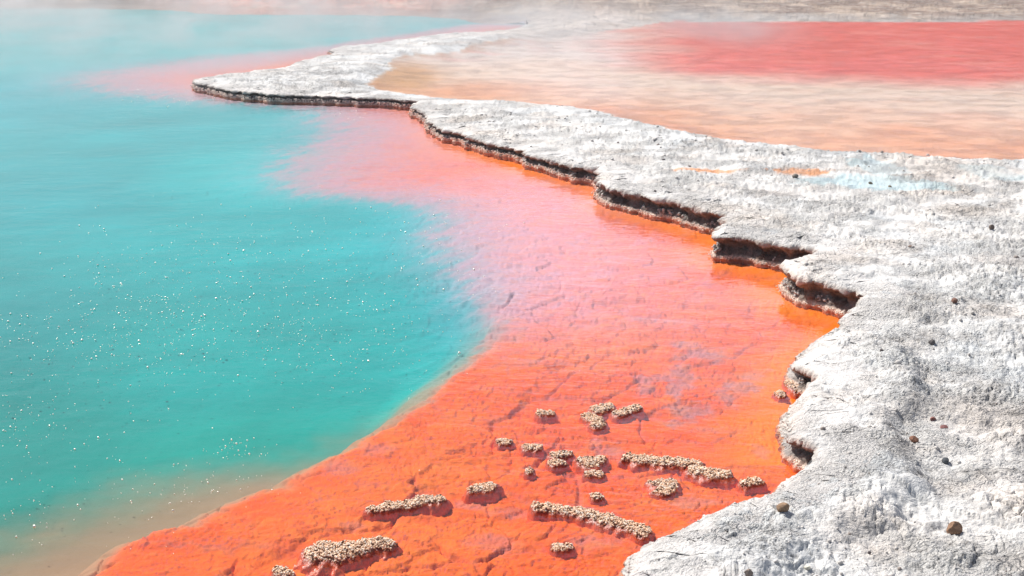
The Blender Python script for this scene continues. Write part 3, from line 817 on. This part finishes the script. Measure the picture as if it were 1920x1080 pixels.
def islet(chain, label, hgt=.045, seed=0, group='knobbly sinter islets in the orange shallows'):
    hgt = hgt*.38
    rng = np.random.default_rng(100+seed)
    c0 = at(chain[0][0], chain[0][1], .03)
    blobs = []
    for i, (x, y, rx, ry) in enumerate(chain):
        segs = [(x, y, rx, ry)]
        if i+1 < len(chain):
            x2, y2, r2, q2 = chain[i+1]
            segs += [((x+x2)/2, (y+y2)/2, (rx+r2)/2, (ry+q2)/2)]
        for (a, b, rr, qq) in segs:
            c = at(a, b, .03); ex = at(a+rr, b, .03)[0]-c[0]; ey = at(a, b-qq, .03)[1]-c[1]
            blobs.append((c[0], c[1], ex*.95, max(ey*.85, .02)))
    B = np.array(blobs)
    lo_ = (B[:, :2]-B[:, 2:]).min(0)-.02; hi_ = (B[:, :2]+B[:, 2:]).max(0)+.02
    def F(x, y):
        """1 inside, 0 at the edge, negative outside"""
        r = np.full(x.shape, -9.0)
        for cx, cy, ax, ay in B:
            r = np.maximum(r, 1-np.hypot((x-cx)/ax, (y-cy)/ay))
        return r + .75*fbm(x+seed, y, .08, 4, 300+seed, .6)
    ctr = B[:, :2].mean(0)
    step = .0098
    gx, gy = np.meshgrid(np.arange(lo_[0], hi_[0], step), np.arange(lo_[1], hi_[1], step))
    gx = gx + rng.uniform(-.4, .4, gx.shape)*step; gy = gy + rng.uniform(-.4, .4, gy.shape)*step
    fv = F(gx, gy); m = fv > .0
    x, y, fv = gx[m], gy[m], fv[m]
    z = hgt*(.45+.55*smooth(0, .35, fv)) + .014*fbm(x, y, .045, 3, 320+seed) + rng.uniform(-.004, .005, x.shape)
    r = rng.uniform(.0042, .0085, x.shape)
    ctrs = np.stack([x, y, z], -1)
    # hanging nubs round the flank
    e = fv < .22
    extra = np.stack([x[e], y[e]-.006, z[e]*rng.uniform(.3, .8, e.sum())], -1)
    extra = extra[rng.uniform(size=len(extra)) < .5]
    allc = np.concatenate([ctrs, extra]); allr = np.concatenate([r, rng.uniform(.004, .008, len(extra))])
    v, f = balls(allc, allr, .9, rng)
    base = np.array((.90, .63, .44)); tint = base*rng.uniform(.8, 1.25, (len(allc), 1))
    pale = rng.uniform(size=len(allc)) < .3; tint[pale] = np.array((.92, .80, .68))
    dk = rng.uniform(size=len(allc)) < .12; tint[dk] = np.array((.16, .07, .035))
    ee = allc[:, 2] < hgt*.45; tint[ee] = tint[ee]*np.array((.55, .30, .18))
    col = np.repeat(tint, 12, 0)
    o = v - np.array([ctr[0], ctr[1], 0])
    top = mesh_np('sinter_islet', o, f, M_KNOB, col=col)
    top.location = (ctr[0], ctr[1], 0)
    tag(top, label, 'mineral islet', group)
    # plinth
    s2 = .012
    gx, gy = np.meshgrid(np.arange(lo_[0]-.16, hi_[0]+.16, s2), np.arange(lo_[1]-.16, hi_[1]+.16, s2))
    fv = F(gx, gy)
    z = np.where(fv > -.17, hgt*(.34+.42*smooth(-.05, .2, fv)), -.105*smooth(-.17, -1.1, fv)) + .003*fbm(gx, gy, .03, 2, 330)
    fc = grid_faces(*gx.shape, fv > -1.1)
    co = np.stack([gx-ctr[0], gy-ctr[1], z], -1).reshape(-1, 3)
    tt = smooth(.02, -.55, fv+.1*fbm(gx, gy, .02, 2, 333))[..., None]
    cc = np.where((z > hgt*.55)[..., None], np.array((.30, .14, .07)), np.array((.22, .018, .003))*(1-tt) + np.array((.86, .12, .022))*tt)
    co, fc, cc = compact(co, fc, cc.reshape(-1, 3))
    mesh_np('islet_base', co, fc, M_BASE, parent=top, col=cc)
    return top

ISLETS = [
 ([(598,1030,28,20),(630,1032,26,20),(665,1024,26,16),(700,1014,26,13),(722,1016,20,12)], 'large ragged beige knobbly islet near the bottom of the photo', .075),
 ([(524,1064,15,11),(540,1070,12,6)], 'small beige knobbly islet beside the large ragged one at the bottom edge', .06),
 ([(702,948,17,7),(735,943,20,8),(762,941,18,7),(790,932,20,9),(822,930,15,8)], 'long narrow beige islet slanting up to the right, nearest the turquoise edge', .045),
 ([(893,911,17,7),(915,906,19,9)], 'knobbly islet alone between the long slanting islet and the round patch', .045),
 ([(1010,945,13,8),(1045,949,20,8),(1085,955,20,9),(1120,963,20,10),(1155,974,20,11),(1185,983,18,11),(1208,992,16,10)], 'long curved beige ridge ending against the white crust', .06),
 ([(1045,1019,11,7),(1065,1018,12,7)], 'small dark-rimmed islet below the long curved ridge', .04),
 ([(1120,924,13,6)], 'tiny lone islet just above the long curved ridge', .035),
 ([(1235,900,20,6),(1258,899,14,6),(1248,913,22,9)], 'chunky two-lobed islet below the long straight ridge', .045),
 ([(1180,852,15,7),(1210,857,22,9),(1245,860,24,9),(1280,862,24,8),(1308,864,12,6)], 'long straight pale ridge, the longest above the two-lobed islet', .055),
 ([(1305,876,18,9),(1330,881,22,10),(1358,885,17,9)], 'short pale ridge touching the right end of the long straight ridge', .055),
 ([(1398,900,12,7),(1416,896,14,7)], 'small islet closest to the white foreground crust', .045),
 ([(1095,857,14,8),(1110,861,18,11),(1125,855,12,7)], 'broad wedge-shaped islet in the middle cluster', .05),
 ([(1108,882,14,5),(1124,883,11,6)], 'small islet tucked under the broad wedge-shaped one', .035),
 ([(1043,847,15,7),(1064,844,12,5)], 'upper islet of the close pair left of the broad wedge', .04),
 ([(1038,861,12,6),(1053,861,11,5)], 'lower islet of the close pair left of the broad wedge', .035),
 ([(992,877,9,5)], 'tiniest islet left of the close pair', .035),
 ([(988,832,12,6),(1004,833,12,6)], 'small islet upper left of the close pair', .035),
 ([(940,822,10,5),(953,823,10,5)], 'leftmost of the small islets in the middle cluster', .035),
 ([(1016,768,11,5),(1030,769,11,4)], 'flat lone islet left of the three joined ones farther out', .03),
 ([(1122,761,14,8),(1140,757,13,7)], 'upper left of three islets touching one another', .045),
 ([(1160,769,12,6),(1178,764,13,6),(1194,758,11,5)], 'slanting right arm of three islets touching one another', .04),
 ([(1102,774,13,6),(1118,782,15,8),(1122,792,13,6)], 'lowest of three islets touching one another', .05),
 ([(1463,732,11,6)], 'little red-brown islet by the cave in the white rim', .035),
 ([(1480,714,10,6),(1492,722,12,8)], 'pale knobbly clump at the foot of the rim cave', .06),
 ([(1497,862,9,9)], 'brown knobbly clump in the lower notch of the rim', .05),
]
for i, (ch, lab, hh) in enumerate(ISLETS): islet(ch, lab, hh, i)

# ------------------------------------------------------------------ crystal fringe and lumps on the undercut walls
def scatter_fringe():
    rng = np.random.default_rng(5)
    cen = []; rad = []; tin = []
    dist = np.hypot(P[:, 0], P[:, 1])
    nn = fbm(s, s*0, .5, 3, 401); n2 = fbm(s, s*0, .22, 3, 402)
    for i in range(0, len(s)):
        if U[i] < .8 or dist[i] > 36: continue
        q = np.clip(dist[i]/16, .75, 2)
        for t in range(4):
            jx = rng.uniform(-.05, .01)
            base = P[i] + NI[i]*(jx)*1.0
            cen.append((base[0]+rng.uniform(-.01, .01), base[1], rng.uniform(.008, .040)*q)); rad.append(rng.uniform(.005, .010)*q)
            tin.append(np.array((.95, .80, .70))*rng.uniform(.85, 1.04))
        if nn[i] > .08:
            for t in range(4):
                b = P[i] + NI[i]*rng.uniform(.0, .08)
                zz = HL[i]*rng.uniform(.16, .16+.38*np.clip(nn[i]+.45, 0, 1))
                cen.append((b[0], b[1], zz)); rad.append(rng.uniform(.010, .022)*q)
                tin.append(np.array((.50, .47, .45))*rng.uniform(.3, 1.4))
    v, f = balls(np.array(cen), np.array(rad), 1.0, rng)
    o = mesh_np('crystal_fringe', v, f, M_KNOB, col=np.repeat(np.array(tin), 12, 0))
    tag(o, 'pale crystal crust growing at the waterline under the dark ledge', 'crystals', kind='stuff')
scatter_fringe()

# ------------------------------------------------------------------ loose stones
bpy.context.view_layer.update()
from mathutils.bvhtree import BVHTree
dg = bpy.context.evaluated_depsgraph_get()
BV = BVHTree.FromObject(g, dg)
def ground_z(x, y):
    h = BV.ray_cast(Vector((x, y, 5)), Vector((0, 0, -1)))
    return h[0].z if h[0] is not None else None
SV, SF = ico_fine(3)
def stone(px, py, w_px, h_px, colr, label, seed, squash=.75):
    c = at(px, py + h_px*.35, .22)
    z = ground_z(c[0], c[1]) or .22
    slant = math.sqrt(c[0]**2+c[1]**2+(CAM_H-z)**2)
    r = w_px/2*slant/FPX
    rng = np.random.default_rng(seed)
    v = SV.copy()
    # chip flat facets off a sphere
    for _ in range(11):
        nrm = rng.normal(size=3); nrm /= np.linalg.norm(nrm)
        dcut = rng.uniform(.62, .88)
        dd = v@nrm - dcut
        v = v - np.where(dd > 0, dd, 0)[:, None]*nrm*.92
    v += SV*(.05*fbm(SV[:, 0]*3+seed, SV[:, 1]*3+SV[:, 2]*2, 1, 3, seed))[:, None]
    v *= np.array((1.05, .85, squash*h_px/w_px*1.35))*r
    tint = np.array(colr)*(1+.35*fbm(SV[:, 0]*2+seed, SV[:, 1]*2+SV[:, 2], .8, 3, seed+3))[:, None]
    o = mesh_np('loose_stone', v, SF, M_STONE, col=tint, smooth_=False)
    o.location = (c[0], c[1], z + v[:, 2].max()*.62)
    o.rotation_euler = (0, 0, rng.uniform(0, 6))
    tag(o, label, 'stone', 'loose stones on the crust')
    return o
STONES = [(1467,951,30,22,(.34,.22,.14),'brown rounded stone on the bright rim near the orange water'),
 (1791,964,30,26,(.32,.19,.12),'rust brown angular stone on the flat grey crust at lower right'),
 (1714,809,17,15,(.30,.15,.10),'small reddish brown stone at the inner foot of the rim'),
 (1775,843,17,13,(.08,.09,.10),'small dark blue-grey stone on the crust'),
 (1858,438,11,11,(.22,.17,.14),'small brown stone alone on the bright crust at upper right'),
 (1789,575,14,10,(.24,.13,.10),'tiny rust red stone on the dark mottled crust'),
 (1490,335,14,8,(.24,.22,.19),'small grey stone beside the orange trickle'),
 (1403,1070,22,14,(.30,.24,.20),'grey-brown stone at the bottom edge of the photo'),
 (1516,1034,14,8,(.78,.74,.62),'pale cream pebble on the grey foreground crust'),
 (1747,636,13,11,(.12,.11,.11),'small blackish stone on mottled crust right of the rim'),
 (1750,763,12,8,(.28,.12,.10),'small dark red stone above the reddish brown one'),
 (1771,778,18,6,(.26,.12,.11),'thin flat red-brown flake lying behind the reddish brown stone'),
 (1708,470,12,5,(.24,.18,.15),'flat brown chip on the grey middle crust'),
 (1632,348,8,6,(.24,.21,.15),'tiny olive brown stone in the pale blue puddle'),
 (1668,357,7,5,(.26,.22,.16),'tiny brown stone at the right end of the pale blue puddle')]
for i, q in enumerate(STONES): stone(q[0], q[1], q[2], q[3], q[4], q[5], 700+i)

# ------------------------------------------------------------------ gravel crumbs on the crust
def gravel():
    rng = np.random.default_rng(9)
    n = 7000
    px = rng.uniform(760, 2100, n); py = rng.uniform(190, 1100, n)**1.0
    xy = at(px, py, .22)
    x, y = xy[:, 0], xy[:, 1]
    dens = smooth(-.15, .5, fbm(x, y, 1.2, 4, 501)) + .8*smooth(320, 300, py)
    dl_, _ = lip.near(x, y); inm = inside(main_poly, x, y); inp = inside(pal_poly, x, y); dpp, _ = palc.near(x, y)
    ok = (~inm) & (dl_ > .12) & ((~inp) | (dpp < .5)) & (rng.uniform(size=n) < dens*.7+.1) & (rng.uniform(size=n) < np.where(inp, np.exp(-dpp/.2), 1))
    cen = []; rad = []; tin = []
    for i in np.nonzero(ok)[0]:
        z = ground_z(x[i], y[i])
        if z is None: continue
        D = math.hypot(x[i], y[i])
        r = rng.gamma(2.0, .0032)*np.clip(D/14, .8, 1.7)+.003
        r = min(r, .03)
        cen.append((x[i], y[i], z+r*.3)); rad.append(r)
        t = rng.uniform()
        tin.append(np.array((.74, .70, .66))*rng.uniform(.7, 1.08) if t < .90 else (np.array((.34, .29, .26)) if t < .98 else np.array((.12, .10, .10))))
    v, f = balls(np.array(cen), np.array(rad), .75, rng)
    o = mesh_np('gravel', v, f, M_KNOB, col=np.repeat(np.array(tin), 12, 0))
    tag(o, 'pale crumbs of crust scattered over the mineral ground', 'gravel', kind='stuff')
gravel()

# ------------------------------------------------------------------ gas bubbles breaking on the water, each catching the sun
def bubbles():
    rng = np.random.default_rng(15)
    k = N('bubble_film')
    tl_ = k.n('ShaderNodeBsdfTranslucent'); tl_.inputs['Color'].default_value = (1, .97, .86, 1)
    df_ = k.n('ShaderNodeBsdfDiffuse'); df_.inputs['Color'].default_value = (1, .97, .86, 1)
    gl_ = k.n('ShaderNodeBsdfGlossy'); gl_.inputs['Roughness'].default_value = .38; gl_.inputs['Color'].default_value = (1, .98, .9, 1)
    a1 = k.n('ShaderNodeMixShader'); a1.inputs[0].default_value = .5; k.l(tl_.outputs[0], a1.inputs[1]); k.l(df_.outputs[0], a1.inputs[2])
    a2 = k.n('ShaderNodeMixShader'); a2.inputs[0].default_value = .75; k.l(a1.outputs[0], a2.inputs[1]); k.l(gl_.outputs[0], a2.inputs[2])
    mat = k.done(a2.outputs[0])
    cen = []; rad = []
    # centre, spread in photo pixels, how many
    clus = [(130,640,110,30,150),(280,560,130,50,200),(420,560,160,70,230),(560,620,150,60,160),(640,650,120,50,90),(700,560,90,70,80),(230,680,130,40,90),(440,470,200,40,110),
            (40,780,60,40,60),(90,830,120,40,50),(820,520,40,60,22),(880,520,40,15,8),(320,185,70,8,26),(440,845,28,10,34),(380,915,60,22,34),(250,930,120,40,30),(60,960,60,40,26),(740,430,140,40,45),(650,215,20,4,8),(150,900,130,80,40)]
    for cx, cy, sx_, sy_, n in clus:
        n = int(n*1.25)
        a = rng.normal(cx, sx_, n); b = rng.normal(cy, sy_, n)
        c = at(a, b, 0)
        ins = inside(main_poly, c[:, 0], c[:, 1])
        for (x, y), ok in zip(c, ins):
            if not ok: continue
            D = math.hypot(x, y)
            r = (.0025+rng.gamma(1.2, .0016))*np.clip(D/11, .8, 2.2)
            cen.append((x, y, r*.5)); rad.append(min(r, .012))
    v, f = balls(np.array(cen), np.array(rad), 1.0, rng)
    o = mesh_np('bubbles', v, f, mat)
    tag(o, 'glittering gas bubbles breaking on the turquoise water', 'bubbles', kind='stuff')
bubbles()

# ------------------------------------------------------------------ air: thin even haze over everything
def box(name, lo_, hi_, mat):
    x0, y0, z0 = lo_; x1, y1, z1 = hi_
    v = [(x0,y0,z0),(x1,y0,z0),(x1,y1,z0),(x0,y1,z0),(x0,y0,z1),(x1,y0,z1),(x1,y1,z1),(x0,y1,z1)]
    f = [(0,3,2,1),(4,5,6,7),(0,1,5,4),(1,2,6,5),(2,3,7,6),(3,0,4,7)]
    me = bpy.data.meshes.new(name); me.from_pydata(v, [], f); me.materials.append(mat)
    o = bpy.data.objects.new(name, me); C.objects.link(o)
    return o

def steam(name, lo_, hi_, dens, scale, thr, seed, label):
    k = N(name)
    p = k.pos(); mp = k.n('ShaderNodeMapping'); k.l(p, mp.inputs[0])
    mp.inputs['Scale'].default_value = (.8, .35, 1.1); mp.inputs['Location'].default_value = (seed, seed*2, 0)
    n = k.noise(mp.outputs[0], scale, 3, .55, .6)
    sz = k.n('ShaderNodeSeparateXYZ'); k.l(p, sz.inputs[0])
    fall = k.mapr(sz.outputs['Z'], lo_[2], hi_[2], 1, 0)
    # soft ends so that no side of the drift is cut straight
    ex = k.math('MULTIPLY', k.mapr(sz.outputs['X'], lo_[0], lo_[0]+(hi_[0]-lo_[0])*.25), k.mapr(sz.outputs['X'], hi_[0], hi_[0]-(hi_[0]-lo_[0])*.25))
    ey = k.math('MULTIPLY', k.mapr(sz.outputs['Y'], lo_[1], lo_[1]+(hi_[1]-lo_[1])*.3), k.mapr(sz.outputs['Y'], hi_[1], hi_[1]-(hi_[1]-lo_[1])*.2))
    d = k.math('MULTIPLY', k.math('MULTIPLY', k.mapr(n, thr, .72, 0, dens), fall), k.math('MULTIPLY', ex, ey))
    v = k.n('ShaderNodeVolumePrincipled'); v.inputs['Color'].default_value = (.95, .98, 1, 1); v.inputs['Anisotropy'].default_value = .3
    k.l(d, v.inputs['Density']); k.l(v.outputs[0], k.out.inputs['Volume'])
    o = box('steam', lo_, hi_, k.m)
    tag(o, label, 'steam', kind='stuff')
steam('drifting_steam', (-30, 27, .03), (3, 70, 1.6), .21, .55, .42, 3, 'white steam drifting over the far end of the turquoise pool')
steam('drifting_steam_shallows', (-3, 38, .2), (10, 56, 1.3), .22, .5, .40, 9, 'thin steam rising over the red shallows')

def haze():
    k = N('thin_haze')
    v = k.n('ShaderNodeVolumePrincipled')
    v.inputs['Color'].default_value = (.93, .96, 1.0, 1)
    v.inputs['Density'].default_value = HAZE_D
    v.inputs['Anisotropy'].default_value = .2
    k.l(v.outputs[0], k.out.inputs['Volume'])
    o = box('haze', (-420, -8, -3), (420, 420, 34), k.m)
    tag(o, 'thin steam haze over the pools', 'haze', kind='stuff')
HAZE_D = 0.0010
haze()
